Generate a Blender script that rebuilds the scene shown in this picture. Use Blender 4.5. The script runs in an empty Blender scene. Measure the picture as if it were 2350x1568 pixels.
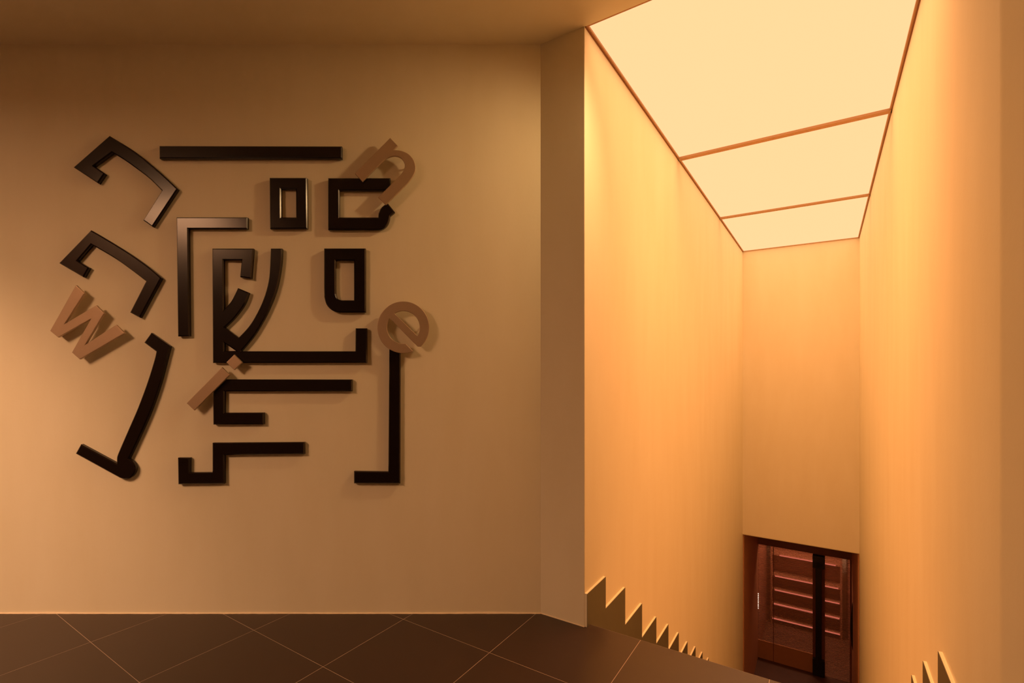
import bpy, bmesh, math, random
from mathutils import Vector, Matrix
random.seed(7)

# ------------------------------------------------------------------ camera, world, exposure
CX, F, Y0 = 1032.86, 1166.55, 849.72          # principal point and focal length, 2350 x 1568 frame
CAM_Z = 1.1543                                # lens height above the upper floor (floor = 0)
H = 2.7                                       # room height
D = 2.4126                                    # distance lens - back wall
scene = bpy.context.scene
cam_data = bpy.data.cameras.new('camera')
cam_data.sensor_width = 36.0
cam_data.lens = F / 2350 * 36
cam_data.shift_x = (1175 - CX) / 2350
cam_data.shift_y = (Y0 - 784) / 2350
cam_data.clip_start = 0.02
camera = bpy.data.objects.new('camera', cam_data)
scene.collection.objects.link(camera)
camera.location = (0, 0, CAM_Z)
camera.rotation_euler = (math.pi / 2, 0, 0)
scene.camera = camera

world = bpy.data.worlds.new('world')
scene.world = world
world.use_nodes = True
world.node_tree.nodes['Background'].inputs[0].default_value = (1.0, 0.6, 0.3, 1)
world.node_tree.nodes['Background'].inputs[1].default_value = 0.0

scene.view_settings.view_transform = 'Standard'
scene.view_settings.look = 'None'
scene.view_settings.exposure = 0.0
scene.view_settings.gamma = 1.0
scene.view_settings.use_curve_mapping = False

PANEL_EMIT = (1.45, 0.72, 0.34)      # backlit stretch ceiling over the stairs
PANEL_FILL_COLOR, PANEL_FILL_POWER = (1.0, 0.375, 0.125), 7.4   # downward beam added under the panels to brighten the walls, watts per metre of stairs
FILL_SPOT_COLOR, FILL_SPOT_POWER = (1.0, 0.51, 0.26), 150.0          # unseen spotlight added to brighten the low left of the sign wall
SIGN_COLOR, SIGN_POWER = (1.0, 0.60, 0.26), 34.0          # spotlight by the stair head, aimed at the sign
ROOM_EMIT, ROOM_STRENGTH = (1.0, 0.50, 0.245), 32.0    # recessed ceiling light box behind the viewer

# ------------------------------------------------------------------ helpers
TH = 0.636                                    # the stairwell is turned this far from the back wall
dv = Vector((math.sin(TH), math.cos(TH)))     # along the stairs
cv = Vector((math.cos(TH), -math.sin(TH)))    # across the stairs
XC, LCOL, W = 0.4297, 0.217, 1.19
P = Vector((XC, D)) + cv * LCOL               # corner of the wall at the head of the stairs
TB1, TB2, TE = 1.781, 3.592, 5.427            # ceiling bars and end wall
LOBBY_Z, LINTEL_Z, T_GLASS = -3.40, -1.0, 7.2
C = scene.collection

def tu(t, u):
    return P + dv * t + cv * u

def wall_point(x, y, Y):
    """real place of a photographed point on the plane at distance Y from the lens"""
    return ((x - CX) / F * Y, CAM_Z - (y - Y0) / F * Y)

def obj(name, me, mat, parent=None):
    o = bpy.data.objects.new(name, me)
    C.objects.link(o)
    if mat is not None and not me.materials:
        me.materials.append(mat)
    if parent is not None:
        o.parent = parent
        if parent.type == 'EMPTY':
            o.matrix_parent_inverse = Matrix.Translation(-Vector(parent.location))
        else:
            o.matrix_parent_inverse = parent.matrix_basis.inverted()
    return o

def tag(o, label, cat, group=None):
    o['label'] = label; o['category'] = cat
    if group: o['group'] = group
    return o

def struct(o, label=None):
    o['kind'] = 'structure'
    if label: o['label'] = label
    return o

def empty(name, loc):
    o = bpy.data.objects.new(name, None)
    C.objects.link(o); o.location = loc
    o.empty_display_size = 0.1
    return o

def bevel(bm, w, seg=2, edges=None):
    if w > 0:
        bmesh.ops.bevel(bm, geom=list(edges if edges is not None else bm.edges), offset=w, segments=seg,
                        profile=0.5, affect='EDGES', clamp_overlap=True)

def to_mesh(bm, name, smooth=False):
    bmesh.ops.recalc_face_normals(bm, faces=bm.faces)
    me = bpy.data.meshes.new(name)
    bm.to_mesh(me); bm.free()
    if smooth:
        for p in me.polygons: p.use_smooth = True
    return me

def prism(name, pts, z0, z1, mat, parent=None, bw=0.0, seg=2, smooth=False):
    """vertical extrusion of a plan outline (world x, y)"""
    bm = bmesh.new()
    lo = [bm.verts.new((p[0], p[1], z0)) for p in pts]
    hi = [bm.verts.new((p[0], p[1], z1)) for p in pts]
    n = len(pts)
    bm.faces.new(lo[::-1]); bm.faces.new(hi)
    for i in range(n):
        bm.faces.new((lo[i], lo[(i + 1) % n], hi[(i + 1) % n], hi[i]))
    bevel(bm, bw, seg)
    return obj(name, to_mesh(bm, name, smooth), mat, parent)

def tbox(name, t0, t1, u0, u1, z0, z1, mat, parent=None, bw=0.0, seg=2):
    """box in stairwell coordinates"""
    return prism(name, [tu(t0, u0), tu(t0, u1), tu(t1, u1), tu(t1, u0)], z0, z1, mat, parent, bw, seg)

def side_prism(name, pts, u0, u1, mat, parent=None, bw=0.0):
    """outline in (t, z), extruded across the stairs from u0 to u1"""
    bm = bmesh.new()
    def v(t, z, u):
        q = tu(t, u); return bm.verts.new((q.x, q.y, z))
    a = [v(t, z, u0) for t, z in pts]; b = [v(t, z, u1) for t, z in pts]
    n = len(pts)
    bm.faces.new(a); bm.faces.new(b[::-1])
    for i in range(n):
        bm.faces.new((a[i], b[i], b[(i + 1) % n], a[(i + 1) % n]))
    bevel(bm, bw, 1)
    return obj(name, to_mesh(bm, name), mat, parent)

def plate(name, loops, y_front, thick, mat, parent=None, bw=0.003, res=2):
    """flat cut-out with bevelled rims standing on the back wall; loops in photo pixels, front face at y_front"""
    cu = bpy.data.curves.new(name + '_outline', 'CURVE')
    cu.dimensions = '2D'; cu.fill_mode = 'BOTH'
    cu.extrude = thick / 2 - bw; cu.bevel_depth = bw; cu.bevel_resolution = res; cu.offset = -bw
    for lp in loops:
        sp = cu.splines.new('POLY')
        sp.points.add(len(lp) - 1)
        for i, (x, y) in enumerate(lp):
            X, Z = wall_point(x, y, y_front)
            sp.points[i].co = (X, Z, 0, 1)
        sp.use_cyclic_u = True
    tmp = bpy.data.objects.new('tmp', cu)
    C.objects.link(tmp)
    dg = bpy.context.evaluated_depsgraph_get()
    me = bpy.data.meshes.new_from_object(tmp.evaluated_get(dg))
    bpy.data.objects.remove(tmp); bpy.data.curves.remove(cu)
    me.transform(Matrix.Translation((0, y_front + thick / 2, 0)) @ Matrix.Rotation(math.pi / 2, 4, 'X'))
    me.materials.clear()
    for p in me.polygons: p.use_smooth = False
    return obj(name, me, mat, parent)

def arc(cx, cy, r, a0, a1, n=16, skip_first=False):
    out = []
    for i in range(n + 1):
        if skip_first and i == 0: continue
        a = math.radians(a0 + (a1 - a0) * i / n)
        out.append((cx + r * math.cos(a), cy - r * math.sin(a)))
    return out

def smooth_pts(pts, n=4):
    """Catmull-Rom through open list of points"""
    out = []
    for i in range(len(pts) - 1):
        p0 = pts[max(i - 1, 0)]; p1 = pts[i]; p2 = pts[i + 1]; p3 = pts[min(i + 2, len(pts) - 1)]
        for k in range(n):
            s = k / n
            out.append(tuple(0.5 * (2 * p1[j] + (p2[j] - p0[j]) * s + (2 * p0[j] - 5 * p1[j] + 4 * p2[j] - p3[j]) * s * s
                             + (3 * p1[j] - p0[j] - 3 * p2[j] + p3[j]) * s ** 3) for j in (0, 1)))
    out.append(pts[-1])
    return out

# ------------------------------------------------------------------ materials
def mat_new(name):
    m = bpy.data.materials.new(name); m.use_nodes = True
    nt = m.node_tree; b = nt.nodes['Principled BSDF']
    return m, nt, b

def plain(name, col, rough=0.5, metallic=0.0, spec=0.5, coat=0.0, noise=0.0, scale=30.0, bump=0.0, bscale=200.0):
    m, nt, b = mat_new(name)
    b.inputs['Base Color'].default_value = (*col, 1)
    b.inputs['Roughness'].default_value = rough
    b.inputs['Metallic'].default_value = metallic
    b.inputs['Specular IOR Level'].default_value = spec
    b.inputs['Coat Weight'].default_value = coat
    b.inputs['Coat Roughness'].default_value = 0.12
    tc = nt.nodes.new('ShaderNodeTexCoord')
    if noise > 0:
        n = nt.nodes.new('ShaderNodeTexNoise'); n.inputs['Scale'].default_value = scale; n.inputs['Detail'].default_value = 5
        nt.links.new(tc.outputs['Object'], n.inputs['Vector'])
        mix = nt.nodes.new('ShaderNodeMixRGB')
        mix.inputs[1].default_value = (*[c * (1 - noise) for c in col], 1)
        mix.inputs[2].default_value = (*[min(1, c * (1 + noise)) for c in col], 1)
        nt.links.new(n.outputs['Fac'], mix.inputs[0]); nt.links.new(mix.outputs[0], b.inputs['Base Color'])
    if bump > 0:
        n2 = nt.nodes.new('ShaderNodeTexNoise'); n2.inputs['Scale'].default_value = bscale; n2.inputs['Detail'].default_value = 3
        nt.links.new(tc.outputs['Object'], n2.inputs['Vector'])
        bp = nt.nodes.new('ShaderNodeBump'); bp.inputs['Strength'].default_value = bump; bp.inputs['Distance'].default_value = 0.002
        nt.links.new(n2.outputs['Fac'], bp.inputs['Height']); nt.links.new(bp.outputs[0], b.inputs['Normal'])
    return m

def emission(name, col, strength):
    m = bpy.data.materials.new(name); m.use_nodes = True
    nt = m.node_tree; nt.nodes.clear()
    e = nt.nodes.new('ShaderNodeEmission'); o = nt.nodes.new('ShaderNodeOutputMaterial')
    e.inputs[0].default_value = (*col, 1); e.inputs[1].default_value = strength
    nt.links.new(e.outputs[0], o.inputs[0])
    return m

def plaster_material():
    """hand-trowelled cream plaster: faint blotches, fine vertical brush marks, small pits"""
    m, nt, b = mat_new('plaster')
    tc = nt.nodes.new('ShaderNodeTexCoord')
    mp = nt.nodes.new('ShaderNodeMapping'); mp.inputs['Scale'].default_value = (1.0, 1.0, 0.25)
    nt.links.new(tc.outputs['Object'], mp.inputs['Vector'])
    n = nt.nodes.new('ShaderNodeTexNoise'); n.inputs['Scale'].default_value = 5; n.inputs['Detail'].default_value = 6; n.inputs['Roughness'].default_value = 0.55
    nt.links.new(mp.outputs[0], n.inputs['Vector'])
    r = nt.nodes.new('ShaderNodeValToRGB')
    r.color_ramp.elements[0].position = 0.3; r.color_ramp.elements[1].position = 0.72
    r.color_ramp.elements[0].color = (0.905, 0.855, 0.65, 1); r.color_ramp.elements[1].color = (0.945, 0.905, 0.715, 1)
    nt.links.new(n.outputs['Fac'], r.inputs[0]); nt.links.new(r.outputs[0], b.inputs['Base Color'])
    b.inputs['Roughness'].default_value = 0.62; b.inputs['Specular IOR Level'].default_value = 0.25
    n2 = nt.nodes.new('ShaderNodeTexNoise'); n2.inputs['Scale'].default_value = 55; n2.inputs['Detail'].default_value = 4
    nt.links.new(tc.outputs['Object'], n2.inputs['Vector'])
    v = nt.nodes.new('ShaderNodeTexVoronoi'); v.inputs['Scale'].default_value = 26; v.inputs['Randomness'].default_value = 1.0
    nt.links.new(tc.outputs['Object'], v.inputs['Vector'])
    r2 = nt.nodes.new('ShaderNodeValToRGB')
    r2.color_ramp.elements[0].position = 0.02; r2.color_ramp.elements[1].position = 0.09
    nt.links.new(v.outputs['Distance'], r2.inputs[0])
    mul = nt.nodes.new('ShaderNodeMath'); mul.operation = 'MULTIPLY_ADD'; mul.inputs[1].default_value = 0.25
    nt.links.new(r2.outputs[0], mul.inputs[0]); nt.links.new(n2.outputs['Fac'], mul.inputs[2])
    bp = nt.nodes.new('ShaderNodeBump'); bp.inputs['Strength'].default_value = 0.18; bp.inputs['Distance'].default_value = 0.002
    nt.links.new(mul.outputs[0], bp.inputs['Height']); nt.links.new(bp.outputs[0], b.inputs['Normal'])
    return m

def glass_material():
    """clear glass with fine horizontal ribs of milky film"""
    m, nt, b = mat_new('ribbed_glass')
    out = nt.nodes['Material Output']
    b.inputs['Base Color'].default_value = (0.60, 0.38, 0.28, 1); b.inputs['Roughness'].default_value = 0.4
    tr = nt.nodes.new('ShaderNodeBsdfTransparent'); tr.inputs[0].default_value = (0.82, 0.74, 0.66, 1)
    tc = nt.nodes.new('ShaderNodeTexCoord')
    wv = nt.nodes.new('ShaderNodeTexWave'); wv.bands_direction = 'Z'; wv.inputs['Scale'].default_value = 16.0; wv.inputs['Distortion'].default_value = 0.0
    nt.links.new(tc.outputs['Object'], wv.inputs['Vector'])
    mr = nt.nodes.new('ShaderNodeMapRange'); mr.inputs['To Min'].default_value = 0.10; mr.inputs['To Max'].default_value = 0.62
    nt.links.new(wv.outputs['Fac'], mr.inputs['Value'])
    mx = nt.nodes.new('ShaderNodeMixShader')
    nt.links.new(mr.outputs[0], mx.inputs[0]); nt.links.new(tr.outputs[0], mx.inputs[1]); nt.links.new(b.outputs[0], mx.inputs[2])
    nt.links.new(mx.outputs[0], out.inputs[0])
    return m

M = {}
M['plaster'] = plaster_material()
M['panel'] = emission('backlit_membrane', PANEL_EMIT, 1.0)
M['bar'] = plain('bar_paint', (0.55, 0.335, 0.18), 0.6, noise=0.02, scale=8)
M['bead'] = plain('painted_shadow_gap', (0.25, 0.10, 0.035), 0.6, noise=0.05)  # dark colour standing in for the shadow gap along the panels
M['tile'] = plain('brown_tile', (0.036, 0.016, 0.010), 0.33, spec=0.65, noise=0.12, scale=9, bump=0.04, bscale=60)
M['grout'] = plain('grout', (0.50, 0.41, 0.35), 0.8, noise=0.1)
M['bronze'] = plain('bronze_sheet', (0.155, 0.15, 0.10), 0.34, metallic=0.55, noise=0.06)
M['dark'] = plain('dark_lacquer', (0.010, 0.0055, 0.004), 0.21, spec=0.42, coat=0.0, noise=0.1, scale=12)
M['tan'] = plain('tan_lacquer', (0.53, 0.405, 0.285), 0.42, metallic=0.45, spec=0.5, noise=0.04, scale=50)
M['peg'] = plain('peg_steel', (0.3, 0.24, 0.18), 0.4, metallic=0.9, noise=0.05)
M['stone'] = plain('stair_stone', (0.10, 0.048, 0.028), 0.5, noise=0.12, scale=14)
M['darkwall'] = plain('brown_limewash', (0.11, 0.065, 0.04), 0.7, noise=0.12, scale=6)
M['tread'] = plain('pale_tread', (0.75, 0.62, 0.45), 0.6, noise=0.1, scale=14)
M['caulk'] = plain('caulk', (0.86, 0.74, 0.56), 0.6, noise=0.06, scale=60, bump=0.3)
M['black'] = plain('black_metal', (0.010, 0.008, 0.009), 0.4, noise=0.1)
M['wood'] = plain('red_brown_wood', (0.22, 0.085, 0.045), 0.5, noise=0.15, scale=18)
M['glass'] = glass_material()
M['room_lamp'] = emission('room_lamp', ROOM_EMIT, ROOM_STRENGTH)
M['shade_and_kick'] = plain('red_brown_shade_and_kick', (0.52, 0.25, 0.125), 0.6, noise=0.08)  # puts shade on the lobby plaster as colour; also the kick panels' brown
M['added_shop_lamp'] = emission('added_shop_lamp', (1.0, 0.58, 0.42), 55.0)
M['pink'] = emission('pink_led', (1.0, 0.26, 0.20), 1.6)
M['glint'] = emission('white_glint', (1.0, 0.85, 0.8), 6.0)  # glows in place of a reflection in the ribbed glass
M['shelfwood'] = plain('shelf_wood', (0.34, 0.16, 0.09), 0.55, noise=0.2, scale=20)

# ------------------------------------------------------------------ the setting
# floor bed (grout shows in the joints), laid on the stairwell's grid
PITCH, T_OFF, U_OFF, GAP = 0.4682, 0.0375, 0.2349, 0.0021
BX0, BX1, BY0 = -3.6, 2.2, -3.0              # room extents behind the camera
def clip(poly, nx, ny, k):
    """keep nx*x + ny*y <= k"""
    out = []
    for i in range(len(poly)):
        a, b = poly[i], poly[(i + 1) % len(poly)]
        da, db = nx * a[0] + ny * a[1] - k, nx * b[0] + ny * b[1] - k
        if da <= 0: out.append(a)
        if da * db < 0:
            s = da / (da - db)
            out.append((a[0] + (b[0] - a[0]) * s, a[1] + (b[1] - a[1]) * s))
    return out
EDGE_K = dv.dot(P) + T_OFF
def clip_room(poly, m=0.0):
    for nx, ny, k in ((0, 1, D - m), (dv.x, dv.y, EDGE_K), (-1, 0, -BX0), (0, -1, -BY0),
                      (1, 0, BX1 - m)):
        poly = clip(poly, nx, ny, k)
        if len(poly) < 3: return []
    return poly
bed = clip_room([(-9, -9), (9, -9), (9, 9), (-9, 9)])
floor = struct(prism('floor', bed, -0.17, -0.0003, M['grout']), 'dark brown large-format tile floor laid diagonally')
shared = {}
for i in range(-14, 1):
    for j in range(-14, 8):
        g = GAP / 2
        q = [tu(T_OFF + a * PITCH, U_OFF + b * PITCH) for a, b in ((i - 1, j), (i - 1, j + 1), (i, j + 1), (i, j))]
        ctr = sum(q, Vector((0, 0))) / 4
        te = [ctr + (p - ctr) * (1 - GAP / PITCH) for p in q]
        poly = clip_room([(p.x, p.y) for p in te], 0.001)
        if len(poly) < 3: continue
        area = 0.5 * abs(sum(poly[k][0] * poly[(k + 1) % len(poly)][1] - poly[(k + 1) % len(poly)][0] * poly[k][1] for k in range(len(poly))))
        if area < 0.0008: continue
        if area > PITCH * PITCH * 0.985:
            if 'tile' not in shared:
                bm = bmesh.new()
                lo = [bm.verts.new((p.x - ctr.x, p.y - ctr.y, -0.008)) for p in te]
                hi = [bm.verts.new((p.x - ctr.x, p.y - ctr.y, 0)) for p in te]
                bm.faces.new(hi)
                for k in range(4): bm.faces.new((lo[k], lo[(k + 1) % 4], hi[(k + 1) % 4], hi[k]))
                shared['tile'] = to_mesh(bm, 'tile'); shared['tile'].materials.append(M['tile'])
            o = obj('tile', shared['tile'], None, floor); o.location = (ctr.x, ctr.y, 0)
        else:
            prism('tile', poly, -0.006, 0, M['tile'], floor)

# back wall, and the wall that turns the corner into the stairwell
struct(prism('wall_back', [(BX0 - 0.15, D), (XC, D), (XC + 0.1, D + 0.16), (BX0 - 0.15, D + 0.16)], -0.17, H + 0.05, M['plaster']),
       'cream plaster wall carrying the dark sign')
T_FAR = 9.6
a = tu(T_FAR, 0); b = tu(T_FAR, -0.2); e = tu(0.45, -0.2)
struct(prism('wall_stair_left', [(XC, D), P, a, b, e, (XC - 0.02, D + 0.12)], -3.6, H + 0.05, M['plaster'], bw=0.0025),
       'plaster wall on the near side of the stairwell with angled end face')
# right wall of the stairs, rounding away beside the camera
T_BEND, R_B, BEND = -0.525, 0.10, math.radians(12)
cb = tu(T_BEND, W)
p_in = tu(T_BEND + R_B * math.tan(BEND / 2), W)
ctr = p_in + cv * R_B
pts = [tu(T_FAR, W)]
for i in range(9):
    ang = BEND * i / 8
    v = -cv
    pts.append(ctr + Vector((v.x * math.cos(ang) - v.y * math.sin(ang), v.x * math.sin(ang) + v.y * math.cos(ang))) * R_B)
wd = Vector((-math.sin(TH - BEND), -math.cos(TH - BEND)))
e1 = pts[-1] + wd * ((pts[-1].y - 0.80) / -wd.y)
pts += [e1, Vector((BX1, e1.y)), Vector((BX1, e1.y + 0.2)), Vector((cb.x + 0.25, e1.y + 0.2)), Vector((cb.x + 0.25, cb.y)), tu(0.2, W + 0.2), tu(T_FAR, W + 0.2)]
xr = BX1
struct(prism('wall_stair_right', pts, -3.6, H + 0.05, M['plaster']), 'plaster wall on the far side of the stairwell')
struct(tbox('wall_stair_end', TE, TE + 0.22, -0.05, W + 0.05, LINTEL_Z, H + 0.05, M['plaster'], bw=0.012, seg=3),
       'plaster wall above the door at the foot of the stairs')
struct(prism('wall_left', [(BX0 - 0.15, BY0 - 0.15), (BX0, BY0 - 0.15), (BX0, D), (BX0 - 0.15, D)], -0.17, H + 0.05, M['darkwall']))
struct(prism('wall_right', [(BX1, BY0), (BX1 + 0.15, BY0), (BX1 + 0.15, e1.y + 0.2), (BX1, e1.y + 0.2)], -0.17, H + 0.05, M['darkwall']))
struct(prism('wall_behind', [(BX0, BY0 - 0.15), (xr, BY0 - 0.15), (xr, BY0), (BX0, BY0)], -0.17, H + 0.05, M['darkwall']))
struct(tbox('wall_lobby', T_FAR, T_FAR + 0.1, -0.2, W + 0.2, -3.6, LINTEL_Z + 0.3, M['plaster']))
# ceiling with the opening of a recessed light box
SX0, SX1, SY0, SY1 = -3.4, -2.3, -1.15, 0.05
q0, q1 = tu(0.004, 0), tu(0.004, W)
out = [(BX0 - 0.1, BY0 - 0.1), (xr + 0.1, BY0 - 0.1), (xr + 0.1, cb.y), (q1 + cv * 0.1).to_tuple(), (q1).to_tuple(), q0.to_tuple(), (XC, D + 0.02), (BX0 - 0.1, D + 0.02)]
def slab(name, outer, holes, z0, z1, mat):
    cu = bpy.data.curves.new('c', 'CURVE'); cu.dimensions = '2D'; cu.fill_mode = 'BOTH'; cu.extrude = (z1 - z0) / 2
    for lp in [outer] + holes:
        sp = cu.splines.new('POLY'); sp.points.add(len(lp) - 1)
        for i, p in enumerate(lp): sp.points[i].co = (p[0], p[1], 0, 1)
        sp.use_cyclic_u = True
    tmp = bpy.data.objects.new('tmp', cu); C.objects.link(tmp)
    me = bpy.data.meshes.new_from_object(tmp.evaluated_get(bpy.context.evaluated_depsgraph_get()))
    bpy.data.objects.remove(tmp); bpy.data.curves.remove(cu)
    me.transform(Matrix.Translation((0, 0, (z0 + z1) / 2)))
    me.materials.clear()
    for p in me.polygons: p.use_smooth = False
    return obj(name, me, mat)
struct(slab('ceiling', out, [[(SX0, SY0), (SX1, SY0), (SX1, SY1), (SX0, SY1)]], H, H + 0.03, M['plaster']), 'plain cream plaster ceiling')
# lobby at the foot of the stairs
struct(tbox('ceiling_lobby', TE + 0.22, T_FAR, -0.05, W + 0.05, LINTEL_Z, LINTEL_Z + 0.1, M['plaster']))
struct(tbox('floor_lobby', 0.0375 + 17 * 0.304, T_FAR, -0.05, W + 0.05, LOBBY_Z - 0.1, LOBBY_Z, M['stone']), 'dark brown floor at the foot of the stairs')

# staircase: every step its own piece
stairs = empty('staircase', (*tu(0.0375, W / 2), -0.17)); struct(stairs, 'straight flight of stairs going down between the plaster walls')
RISE, GO, NST = -LOBBY_Z / 18, 0.304, 18
for k in range(NST - 1):
    t0 = T_OFF + GO * k
    tbox('step', t0, t0 + GO, 0, W, -RISE * (k + 1) - 0.25, -RISE * (k + 1), M['tread'], stairs, 0.003, 1)

# saw-tooth skirtings: plaster upstand with a thin bronze facing
def teeth(ts, zs, tstart, n_extra):
    ts, zs = list(ts), list(zs)
    for _ in range(n_extra):
        ts.append(ts[-1] + GO); zs.append(zs[-1] - RISE)
    pts = [(tstart, zs[0])]
    for i in range(len(ts)):
        pts.append((ts[i], zs[i]))
        if i + 1 < len(ts): pts.append((ts[i], zs[i + 1]))
    tl = ts[-1]
    pts += [(tl, zs[-1] - 0.20), (tl - 0.10, zs[-1] - 0.24)]
    pts += [(tstart, -0.12)]
    return pts
TS = [0.242, 0.541, 0.851, 1.162, 1.469, 1.773, 2.065, 2.37, 2.665, 2.955]
ZS = [0.150, -0.005, -0.205, -0.405, -0.575, -0.757, -0.950, -1.121, -1.298, -1.480]
for name, uw, sgn, tst, ts, zs in (('trim_1', 0.0, 1, 0.003, TS, ZS), ('trim_2', W, -1, -0.5, [0.185, 0.520] + TS[2:], [0.197, 0.010] + ZS[2:])):
    pl = teeth(ts, zs, tst, 8)
    a, b2 = (uw, uw + sgn * 0.010)
    o = struct(side_prism(name, pl, min(a, b2), max(a, b2), M['plaster']),
               'saw-tooth skirting stepping down the %s stair wall' % ('near' if sgn > 0 else 'far'))
    f0, f1 = (b2, b2 + sgn * 0.0015)
    pf = [(t, z - 0.0015) for t, z in pl]
    sp = side_prism('facing', pf, min(f0, f1), max(f0, f1), M['bronze'], o); sp['label'] = 'dark bronze facing sheet'

# uneven pale bead of sealant along the foot of the back wall
bm = bmesh.new(); n = 260; rows = []
for i in range(n + 1):
    x = BX0 + (XC - BX0 - 0.002) * i / n
    hgt = 0.0040 + 0.0022 * math.sin(x * 9.1) * math.sin(x * 3.3 + 1) + random.uniform(-0.001, 0.0014)
    dep = 0.006 + random.uniform(-0.001, 0.001)
    rows.append([bm.verts.new((x, D - dep, 0)), bm.verts.new((x, D - dep * 0.75, hgt * 0.6)), bm.verts.new((x, D + 0.001, hgt))])
for i in range(n):
    for k in range(2): bm.faces.new((rows[i][k], rows[i + 1][k], rows[i + 1][k + 1], rows[i][k + 1]))
struct(obj('baseboard_back', to_mesh(bm, 'baseboard_back', True), M['caulk']), 'thin uneven pale bead where wall meets floor')
bm = bmesh.new(); rows = []
for i in range(31):
    q = Vector((XC, D)).lerp(P, i / 30); nn = -dv
    hgt = 0.004 + random.uniform(-0.001, 0.001); dep = 0.004
    a = q + nn * dep; b3 = q + nn * dep * 0.7; c3 = q - nn * 0.001
    rows.append([bm.verts.new((a.x, a.y, 0)), bm.verts.new((b3.x, b3.y, hgt * 0.6)), bm.verts.new((c3.x, c3.y, hgt))])
for i in range(30):
    for k in range(2): bm.faces.new((rows[i][k], rows[i + 1][k], rows[i + 1][k + 1], rows[i][k + 1]))
struct(obj('baseboard_corner', to_mesh(bm, 'baseboard_corner', True), M['caulk']))

# ------------------------------------------------------------------ backlit ceiling over the stairs
BARW = 0.048
spans = [(0.004, TB1, 'largest glowing backlit ceiling panel, nearest, meeting the plain ceiling'),
         (TB1 + BARW, TB2, 'middle glowing backlit ceiling panel between the two orange bars'),
         (TB2 + BARW, TE, 'smallest glowing backlit ceiling panel above the far end wall')]
for t0, t1, lab in spans:
    o = tag(tbox('ceiling_light_panel', t0, t1, 0.004, W - 0.004, H + 0.010, H + 0.020, M['panel']), lab, 'light panel', 'backlit panels above the stairs')
    ld = bpy.data.lights.new('panel_fill', 'AREA'); ld.shape = 'RECTANGLE'; ld.size = W - 0.06; ld.size_y = t1 - t0 - 0.06  # added fill under the panel; its glow alone leaves the walls dim
    ld.energy = PANEL_FILL_POWER * (t1 - t0) * (1.62 if t0 < 1 else 0.78); ld.color = PANEL_FILL_COLOR; ld.spread = math.radians(115)
    lo = bpy.data.objects.new('panel_fill', ld); C.objects.link(lo)
    q = tu((t0 + t1) / 2, W / 2); lo.location = (q.x, q.y, H + 0.009); lo.rotation_euler = (0, 0, -TH); lo.parent = o
n = 3
for t0 in (TB1, TB2):
    struct(tbox('trim_%d' % n, t0, t0 + BARW, 0, W, H - 0.004, H + 0.022, M['bar']), 'orange-brown bar crossing the glowing ceiling'); n += 1
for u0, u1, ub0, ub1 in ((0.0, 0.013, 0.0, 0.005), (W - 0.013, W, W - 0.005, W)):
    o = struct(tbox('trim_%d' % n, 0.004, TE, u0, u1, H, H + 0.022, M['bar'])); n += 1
    tbox('bead', 0.004, TE, ub0, ub1, H - 0.004, H, M['bead'], o)  # dark strip painted in as the shadow gap at the wall
struct(tbox('trim_%d' % n, TE - 0.010, TE, 0.013, W - 0.013, H, H + 0.022, M['bar'])); n += 1
struct(tbox('trim_%d' % n, 0.004, 0.016, 0.013, W - 0.013, H + 0.002, H + 0.022, M['bar']))

# ------------------------------------------------------------------ lamps of the room (outside the picture)
lamp = empty('ceiling_light_box', ((SX0 + SX1) / 2, (SY0 + SY1) / 2, H))
tag(lamp, 'square light box recessed in the ceiling behind the viewer', 'ceiling lamp')
RD = 0.125
for x0, x1, y0, y1 in ((SX0 - 0.02, SX1 + 0.02, SY1, SY1 + 0.02), (SX0 - 0.02, SX1 + 0.02, SY0 - 0.02, SY0), (SX0 - 0.02, SX0, SY0, SY1), (SX1, SX1 + 0.02, SY0, SY1)):
    prism('frame_side', [(x0, y0), (x1, y0), (x1, y1), (x0, y1)], H + 0.030, H + RD + 0.02, M['wood'], lamp)
prism('diffuser', [(SX0, SY0), (SX1, SY0), (SX1, SY1), (SX0, SY1)], H + RD, H + RD + 0.01, M['room_lamp'], lamp)

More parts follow.
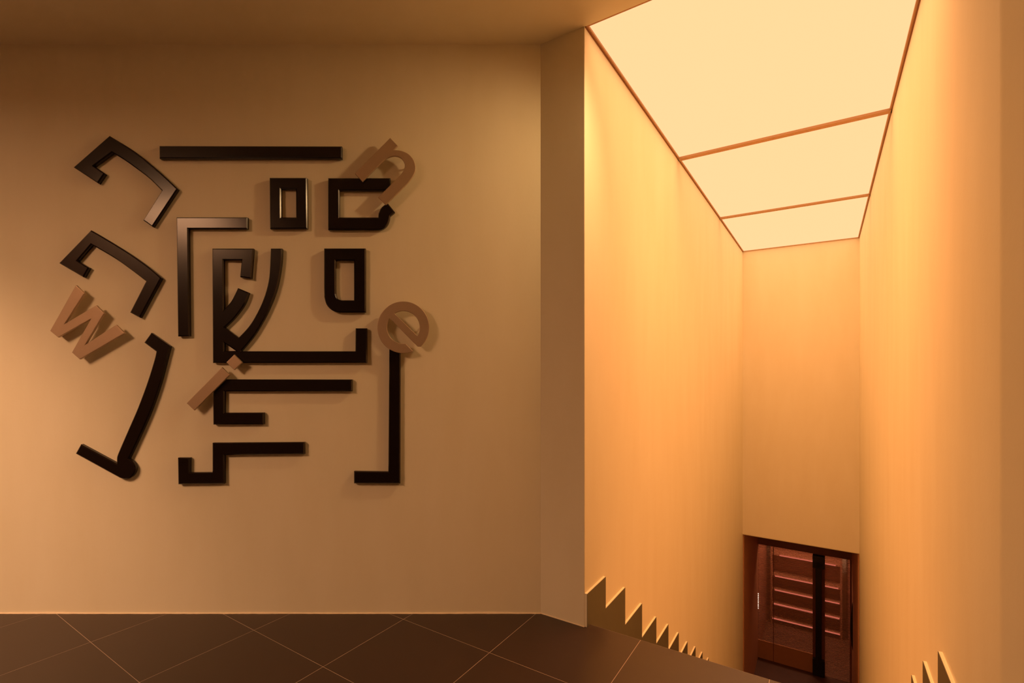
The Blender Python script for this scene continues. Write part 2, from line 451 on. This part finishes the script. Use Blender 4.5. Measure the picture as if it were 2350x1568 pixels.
def spotlight(x, y, target, power, col, size, soft, label):
    f = empty('ceiling_spotlight', (x, y, H)); tag(f, label, 'spotlight')
    loc = Vector((x, y, H - 0.09)); aim = (Vector(target) - loc).normalized()
    q = aim.to_track_quat('-Z', 'Y').to_matrix().to_4x4()
    bm = bmesh.new()
    def ring(r, z, mtx): return [bm.verts.new(mtx @ Vector((r * math.cos(k * math.pi / 12), r * math.sin(k * math.pi / 12), z))) for k in range(24)]
    m1 = Matrix.Translation((x, y, H)); m2 = Matrix.Translation(loc) @ q
    def skin(a, b):
        for k in range(24): bm.faces.new((a[k], a[(k + 1) % 24], b[(k + 1) % 24], b[k]))
    r0, r1 = ring(0.055, 0, m1), ring(0.055, -0.012, m1); skin(r0, r1); bm.faces.new(r1)      # rose on the ceiling
    obj('rose', to_mesh(bm, 'rose'), M['black'], f)
    bm = bmesh.new()
    r0, r1 = ring(0.008, -0.012, m1), ring(0.008, -0.06, m1); skin(r0, r1)
    obj('stem', to_mesh(bm, 'stem'), M['black'], f)
    bm = bmesh.new()
    r0, r1, r2 = ring(0.03, 0.05, m2), ring(0.04, 0.02, m2), ring(0.04, -0.03, m2); skin(r0, r1); skin(r1, r2); bm.faces.new(r0)
    obj('housing', to_mesh(bm, 'housing'), M['black'], f)
    ld = bpy.data.lights.new('spot', 'SPOT'); ld.energy = power; ld.color = col
    ld.spot_size = math.radians(size); ld.spot_blend = 1.0; ld.shadow_soft_size = soft
    lo = bpy.data.objects.new('bulb', ld); C.objects.link(lo)
    lo.location = loc + aim * (0.032 + soft); lo.rotation_euler = aim.to_track_quat('-Z', 'Y').to_euler()
    lo.parent = f; lo.matrix_parent_inverse = Matrix.Translation(-Vector(f.location))
spotlight(-2.95, 0.30, (-2.50, D, 0.28), FILL_SPOT_POWER, FILL_SPOT_COLOR, 54, 0.035, 'small black ceiling spotlight added to brighten the low left wall')
q = tu(-0.05, 0.78)
spotlight(q.x, q.y, (-0.85, D, 1.15), SIGN_POWER, SIGN_COLOR, 88, 0.05, 'small black ceiling spotlight by the stair head aimed at the sign')

# ------------------------------------------------------------------ the sign: dark strokes
FRONT = D - 0.026
G1 = 'dark strokes of the wall sign'
def stroke(loops, label):
    return tag(plate('sign_stroke', loops, FRONT, 0.026, M['dark'], bw=0.0048, res=0), label, 'sign stroke', G1)

stroke([smooth_pts([(250, 311), (290.7, 335.7), (317, 354), (352.3, 382.7), (381.6, 409), (407, 433.5)]) + [(349.4, 520.5), (327.7, 505.3)]
        + smooth_pts([(370.5, 437), (343.5, 410.5), (311.2, 385.6), (281.9, 365), (256.4, 349.5)]) + [(214.5, 380.6), (239.5, 397.8), (224, 420.4), (167.5, 383.3)]],
       'curved black hook stroke at the top left of the sign')
stroke([smooth_pts([(207.7, 527.9), (252.6, 554.3), (299.5, 583.6), (340.6, 613), (369.5, 638)]) + [(320.5, 729.3), (297.4, 717.1)]
        + smooth_pts([(334.1, 645.2), (305.4, 623.2), (264.3, 593.9), (209, 561)]) + [(177, 598.3), (203.2, 614.4), (190.6, 636.4), (134.3, 603.6)]],
       'curved dark brown hook stroke just above the tan letter w')
stroke([[(364.8, 334.2), (784.6, 335.2), (784.6, 363), (365, 363.2)]], 'long straight black bar along the top of the sign')
stroke([[(404.2, 498.6), (567.5, 498.6), (567.5, 525), (431.5, 525), (434, 771.3), (407.5, 772.3)]], 'black upside-down L stroke left of the centre of the sign')
stroke([[(618.1, 407.6), (704, 407.6), (705, 524.5), (619.3, 525)], [(644.2, 433.4), (678.8, 433.4), (679.2, 498.6), (644.6, 498.6)]],
       'closed black rectangle with a slot, under the long top bar')
stroke([[(752.7, 408.2), (895.5, 408.2), (895.5, 437), (778.6, 437), (778.6, 498.6), (867.8, 498.6)]
        + smooth_pts([(868.6, 490), (873.9, 478), (881, 471), (890, 466.3)]) + [(906, 486.4), (895, 495.6)]
        + smooth_pts([(894, 503), (890.5, 513), (884, 521), (873.9, 526.6), (860, 527.4)]) + [(752.7, 527.4)]],
       'open black box stroke with curled end behind the tan letter n')
stroke([[(743.4, 569.9), (838.9, 569.9), (838.9, 717.1)] + smooth_pts([(778.6, 717.1), (762.4, 712.7), (749.2, 699.5), (743.9, 681.9)]) + [(743.4, 660)],
        [(769.8, 597.9), (812.3, 597.9), (812.3, 689.2)] + smooth_pts([(783, 689.2), (774.2, 685.4), (770, 674.6)]) + [(769.8, 660)]],
       'closed black box with one rounded corner, left above the tan letter e')
big = [(486.3, 570.2), (581.3, 570.2), (576, 639.3), (550.2, 635.8), (554, 597), (512.1, 596.8), (513, 711)]
big += smooth_pts([(513.5, 710.5), (529.1, 692.6), (539.4, 673.5), (545.2, 660.9)]) + smooth_pts([(570.8, 671.6), (561.9, 695.5), (548.6, 716), (532.5, 735.1), (515.3, 751.5)]) + [(546.7, 775.3)]
big += smooth_pts([(547, 775), (570.2, 749.8), (587.8, 721.9), (604, 686.7), (615.7, 645.6), (619.5, 604.6), (620.7, 570.2)])
big += smooth_pts([(647, 570.2), (646, 598.7), (640.1, 639.8), (629.8, 677.9), (610.8, 721.9), (587.3, 763), (569.7, 786.5), (554, 804.6)])
big += [(553.5, 806.4), (815.2, 806.4), (815.8, 753.6), (842, 753.6), (842.3, 832.8), (487.7, 833.2)]
stroke([big, [(513.9, 787), (540.5, 805.6), (513.9, 806)]], 'largest black stroke, hooked frame with two curved arms at the centre')
stroke([[(488, 871), (807.9, 871.4), (807.9, 898.6), (514.4, 898.8), (514.4, 947.9), (604.8, 947.5), (604.8, 974.3), (488.6, 974.9)]],
       'black F-like stroke behind the stem of the tan letter i')
stroke([[(486.8, 1017), (698.2, 1015.4), (698.2, 1043), (514, 1045), (514.4, 1111), (408.2, 1112.3), (407.2, 1051.2), (434.7, 1051.2), (434.2, 1085.5), (486.8, 1085)]],
       'stepped black stroke at the bottom centre of the sign')
stroke([[(893.3, 795), (918.8, 795), (918.2, 1110.7), (812.1, 1110.2), (812.1, 1082.3), (891, 1083.5)]], 'tall black J stroke hanging below the tan letter e')
stroke([[(346.2, 763.9)] + [(389.5, 794.5)] + smooth_pts([(389.5, 794.5), (380.4, 830), (366.6, 881.7), (346.4, 940.2), (322.5, 995.3), (295, 1053.5)])[1:]
        + smooth_pts([(297, 1055.5), (305.6, 1062.5), (310.3, 1074.5), (307, 1088), (297.5, 1097.5), (285.5, 1100.6), (273.9, 1097.6)])
        + [(172.3, 1041.8), (184.4, 1020.4), (267.4, 1065)] + smooth_pts([(267, 1052.2), (270.5, 1040.1), (292.8, 988.5), (315.2, 936.8), (337.6, 876.5), (353.1, 826.6), (357.6, 807)]) + [(330, 786.3)]],
       'tall slanting black stroke with round heel below the tan letter w')

# the tan letters, on pegs in front of the strokes
LF, LT = D - 0.046, 0.014
G2 = 'tan letters of the wall sign'
def pegs(parent, spots):
    for x, y, back in spots:
        X, Z = wall_point(x, y, LF)
        bm = bmesh.new()
        L = back - (LF + LT) + 0.001
        bmesh.ops.create_cone(bm, cap_ends=True, segments=12, radius1=0.005, radius2=0.005, depth=L)
        bmesh.ops.rotate(bm, verts=bm.verts, matrix=Matrix.Rotation(math.pi / 2, 3, 'X'))
        bmesh.ops.translate(bm, verts=bm.verts, vec=(X, LF + LT + L / 2 - 0.001, Z))
        obj('peg', to_mesh(bm, 'peg', True), M['peg'], parent)
def letter(name, pieces, label, spots):
    X, Z = wall_point(pieces[0][1][0][0][0], pieces[0][1][0][0][1], D)
    r = empty(name, (X, D, Z)); tag(r, label, 'letter', G2)
    for pn, loops in pieces: plate(pn, loops, LF, LT, M['tan'], r, bw=0.002, res=2)
    pegs(r, spots)
    return r
letter('letter_w', [('face', [[(174, 654.6), (193, 673.4), (148, 743.5), (220.5, 700.9), (238.4, 719.2), (195, 791.7), (266.3, 745.7), (285.5, 765),
                               (182.6, 825), (164.8, 809.2), (208.2, 732.2), (132.9, 774.6), (114.8, 759.5)]])], 'tilted tan letter w at the left edge of the sign', [(135, 762, D), (183, 805, D), (265, 765, D)])
letter('letter_i', [('stem', [[(509, 843.3), (526.7, 861), (445.4, 942.2), (428.2, 925.6)]]), ('dot', [[(537.3, 814), (555.8, 831.8), (537.3, 849.5), (519.2, 831.8)]])],
       'slanting tan letter i with diamond dot crossing the black strokes', [(450, 920, D), (537.3, 828, FRONT)])
letter('letter_n', [('face', [[(895.3, 316.2), (912.4, 334.3), (902.7, 344.5)] + smooth_pts([(905, 344.2), (920.8, 346), (937, 353.3), (948.7, 366.5), (953.5, 382.7), (951.1, 397.3), (941, 413.5), (930, 425.5)])
                              + [(885.2, 470), (867.6, 453.1)] + smooth_pts([(912, 408.5), (920.8, 398.8), (927.8, 387), (928, 373.9), (919.4, 362.1), (904.7, 357.7), (888.6, 362.1), (876.8, 371), (868, 379.8)])
                              + [(831.6, 416.4), (814.2, 398.2)]])], 'tilted tan letter n at the top right of the sign', [(890, 336, D), (940, 375, D), (845, 385, D)])
ex, ey, R1, R2 = 925.4, 751.4, 59.6, 37.6
def ang(x, y): return math.degrees(math.atan2(-(y - ey), x - ex))
a_open, a_term = ang(958.6, 795.2), ang(947.7, 805.8)
outer = arc(ex, ey, R1 - 4.5 * 0, a_open, a_term + 360, 72)
# inner edge of the open counter: from the terminal round to the lower edge of the crossbar, then out along the bar
a_t2 = ang(930.5, 788.6); a_c2 = ang(898, 734.5)
inner = arc(ex, ey, R2, a_t2, a_c2 - 360 if a_c2 > a_t2 else a_c2, 36)
e_outer = [(958.2, 795.4)] + outer[1:] + [(931, 789)] + inner + [(898.3, 734.9)]
cnt = [(910.6, 720.6), (954.7, 764.4)] 
a1, a0 = ang(954.7 + 4.6, 764.4 + 4.6), ang(910.6 - 3.2, 720.6 - 3.2)
e_hole = [(905.5, 719.5)] + [(957, 770)] + arc(ex, ey, R2, ang(957, 770) , ang(905.5, 719.5), 30)
letter('letter_e', [('face', [e_outer, e_hole])], 'round tan letter e turned on its side above the tall J stroke', [(880, 745, D), (970, 745, D)])

# ------------------------------------------------------------------ the door at the foot of the stairs
def on_t(x, y, t):
    """place of a photographed point on the plane across the stairs at distance t: (u, z)"""
    r = (x - CX) / F; o = tu(t, 0)
    u = (r * o.y - o.x) / (cv.x - r * cv.y)
    Y = o.y + u * cv.y
    return u, CAM_Z - (y - Y0) / F * Y
TG = T_GLASS
DT = -1.60                                    # underside of the head rail
door = empty('door_1', (*tu(TG, W / 2), LOBBY_Z)); struct(door, 'glazed door with ribbed glass and a tall black pull')
tbox('head_rail', TG - 0.03, TG + 0.05, 0.0, W, DT, LINTEL_Z, M['wood'], door, 0.004)
tbox('jamb', TG - 0.03, TG + 0.05, W - 0.034, W, LOBBY_Z, DT, M['wood'], door, 0.003)
tbox('glass_pane', TG, TG + 0.01, 0.0, 0.214, LOBBY_Z + 0.28, DT, M['glass'], door)
tbox('glass_pane', TG, TG + 0.01, 0.222, 0.716, LOBBY_Z + 0.28, DT, M['glass'], door)
tbox('glass_pane', TG, TG + 0.01, 0.866, W - 0.034, LOBBY_Z, DT, M['glass'], door)
tbox('glazing_bead', TG - 0.004, TG + 0.014, 0.214, 0.222, LOBBY_Z, DT, M['wood'], door)
kp = tbox('kick_panel', TG - 0.006, TG + 0.016, 0.0, 0.214, LOBBY_Z, LOBBY_Z + 0.28, M['shade_and_kick'], door)
tbox('kick_panel', TG - 0.006, TG + 0.016, 0.222, 0.716, LOBBY_Z, LOBBY_Z + 0.28, M['shade_and_kick'], door)
tbox('stile', TG - 0.012, TG + 0.03, 0.716, 0.866, LOBBY_Z, DT, M['wood'], door, 0.004)
pull = tbox('pull', TG - 0.075, TG - 0.045, 0.752, 0.826, LOBBY_Z + 0.22, DT - 0.10, M['black'], door, 0.004)
pull['label'] = 'tall black pull bar'
tbox('end_plate', TG - 0.075, TG - 0.012, 0.716, 0.862, DT - 0.195, DT - 0.01, M['black'], pull, 0.004)
tbox('end_plate', TG - 0.075, TG - 0.012, 0.716, 0.862, LOBBY_Z + 0.005, LOBBY_Z + 0.245, M['black'], pull, 0.004)
# red-brown sheets from lintel to glass: shade of the lobby walls put into colour
for u0, u1 in ((0.0, 0.012), (W - 0.012, W)):
    struct(tbox('trim_%d' % (n + 1), TE + 0.03, TG - 0.03, u0, u1, LOBBY_Z, LINTEL_Z, M['shade_and_kick'], bw=0.002)); n += 1
for u0, u1 in ((0.0, 0.012), (W - 0.012, W)):  # dark wood sheets added to keep the side walls behind the glass dim
    struct(tbox('trim_%d' % (n + 1), TG + 0.07, T_FAR, u0, u1, LOBBY_Z, LINTEL_Z, M['wood'])); n += 1
added_lamp = empty('added_shop_lamp', (*tu(TG + 0.75, W / 2), LINTEL_Z)); tag(added_lamp, 'small warm ceiling lamp added to brighten the space behind the glass door', 'ceiling lamp')  # unseen lamp, added because the interior came out too dark
tbox('added_lamp_tray', TG + 0.5, TG + 1.0, W / 2 - 0.3, W / 2 + 0.3, LINTEL_Z - 0.05, LINTEL_Z - 0.001, M['black'], added_lamp)
tbox('diffuser', TG + 0.52, TG + 0.98, W / 2 - 0.28, W / 2 + 0.28, LINTEL_Z - 0.056, LINTEL_Z - 0.05, M['added_shop_lamp'], added_lamp)
# dark bowed handle on the right lobby wall
bm = bmesh.new()
ring = []
for i in range(17):
    s = i / 16
    z = LOBBY_Z + 0.62 + 0.72 * s
    bow = 0.004 + 0.035 * math.sin(math.pi * s) ** 0.6
    row = []
    for dt_, du in ((-0.02, 0), (0.02, 0), (0.02, -bow), (-0.02, -bow)):
        q = tu(TG - 0.35 + dt_, W + du); row.append(bm.verts.new((q.x, q.y, z)))
    ring.append(row)
for i in range(16):
    for k in range(4): bm.faces.new((ring[i][k], ring[i][(k + 1) % 4], ring[i + 1][(k + 1) % 4], ring[i + 1][k]))
bm.faces.new(ring[0]); bm.faces.new(ring[-1][::-1])
tag(obj('wall_grip', to_mesh(bm, 'wall_grip'), M['black']), 'slim bowed black grip on the wall right of the glass door', 'handle')

# lit display shelf standing behind the glass
TSH = 8.6
shelf_lines = [((1789, 1275.6), (1918, 1298)), ((1778.6, 1322.5), (1924, 1351.4)), ((1778, 1354.5), (1926.5, 1386)), ((1776, 1386), (1926.5, 1420.7)), ((1773, 1419), (1927.7, 1457))]
us = [on_t(*l[0], TSH) for l in shelf_lines]; ue = [on_t(*l[1], TSH) for l in shelf_lines]
u_lo = min(q[0] for q in us); u_hi = max(q[0] for q in ue)
unit = empty('display_shelf', (*tu(TSH + 0.15, (u_lo + u_hi) / 2), LOBBY_Z))
tag(unit, 'wooden display shelf with pink lit edges seen through the ribbed glass', 'shelf')
top_z = us[0][1] + 0.28
tbox('back_panel', TSH + 0.30, TSH + 0.32, u_lo - 0.03, u_hi + 0.03, LOBBY_Z, top_z, M['shelfwood'], unit)
tbox('side_panel', TSH, TSH + 0.30, u_lo - 0.03, u_lo - 0.005, LOBBY_Z, top_z, M['shelfwood'], unit)
tbox('side_panel', TSH, TSH + 0.30, u_hi + 0.005, u_hi + 0.03, LOBBY_Z, top_z, M['shelfwood'], unit)
for (ua, za), (ub, zb) in zip(us, ue):
    z = (za + zb) / 2
    s = tbox('shelf', TSH + 0.01, TSH + 0.30, u_lo - 0.005, u_hi + 0.005, z - 0.014, z + 0.014, M['shelfwood'], unit)
    l = tbox('light_strip', TSH - 0.002, TSH + 0.01, ua, ub, z - 0.013, z + 0.013, M['pink'], s); l['label'] = 'glowing pink strip'
# glowing dots put in for a lamp's reflection at the left edge of the glass
ud, zd0 = on_t(1740, 1363, TG + 0.05); _, zd1 = on_t(1740, 1396, TG + 0.05)
col = empty('glint_column', (*tu(TG + 0.05, ud), zd1)); tag(col, 'tiny vertical row of glowing dots put in as a reflection at the left edge of the door', 'light strip')
tbox('backing', TG + 0.056, TG + 0.062, ud - 0.012, ud + 0.006, zd1 - 0.01, zd0 + 0.01, M['black'], col)
for k in range(9):
    z = zd1 + (zd0 - zd1) * k / 8
    tbox('glint', TG + 0.046, TG + 0.056, ud - 0.006, ud + 0.005, z - 0.008, z + 0.008, M['glint'], col)
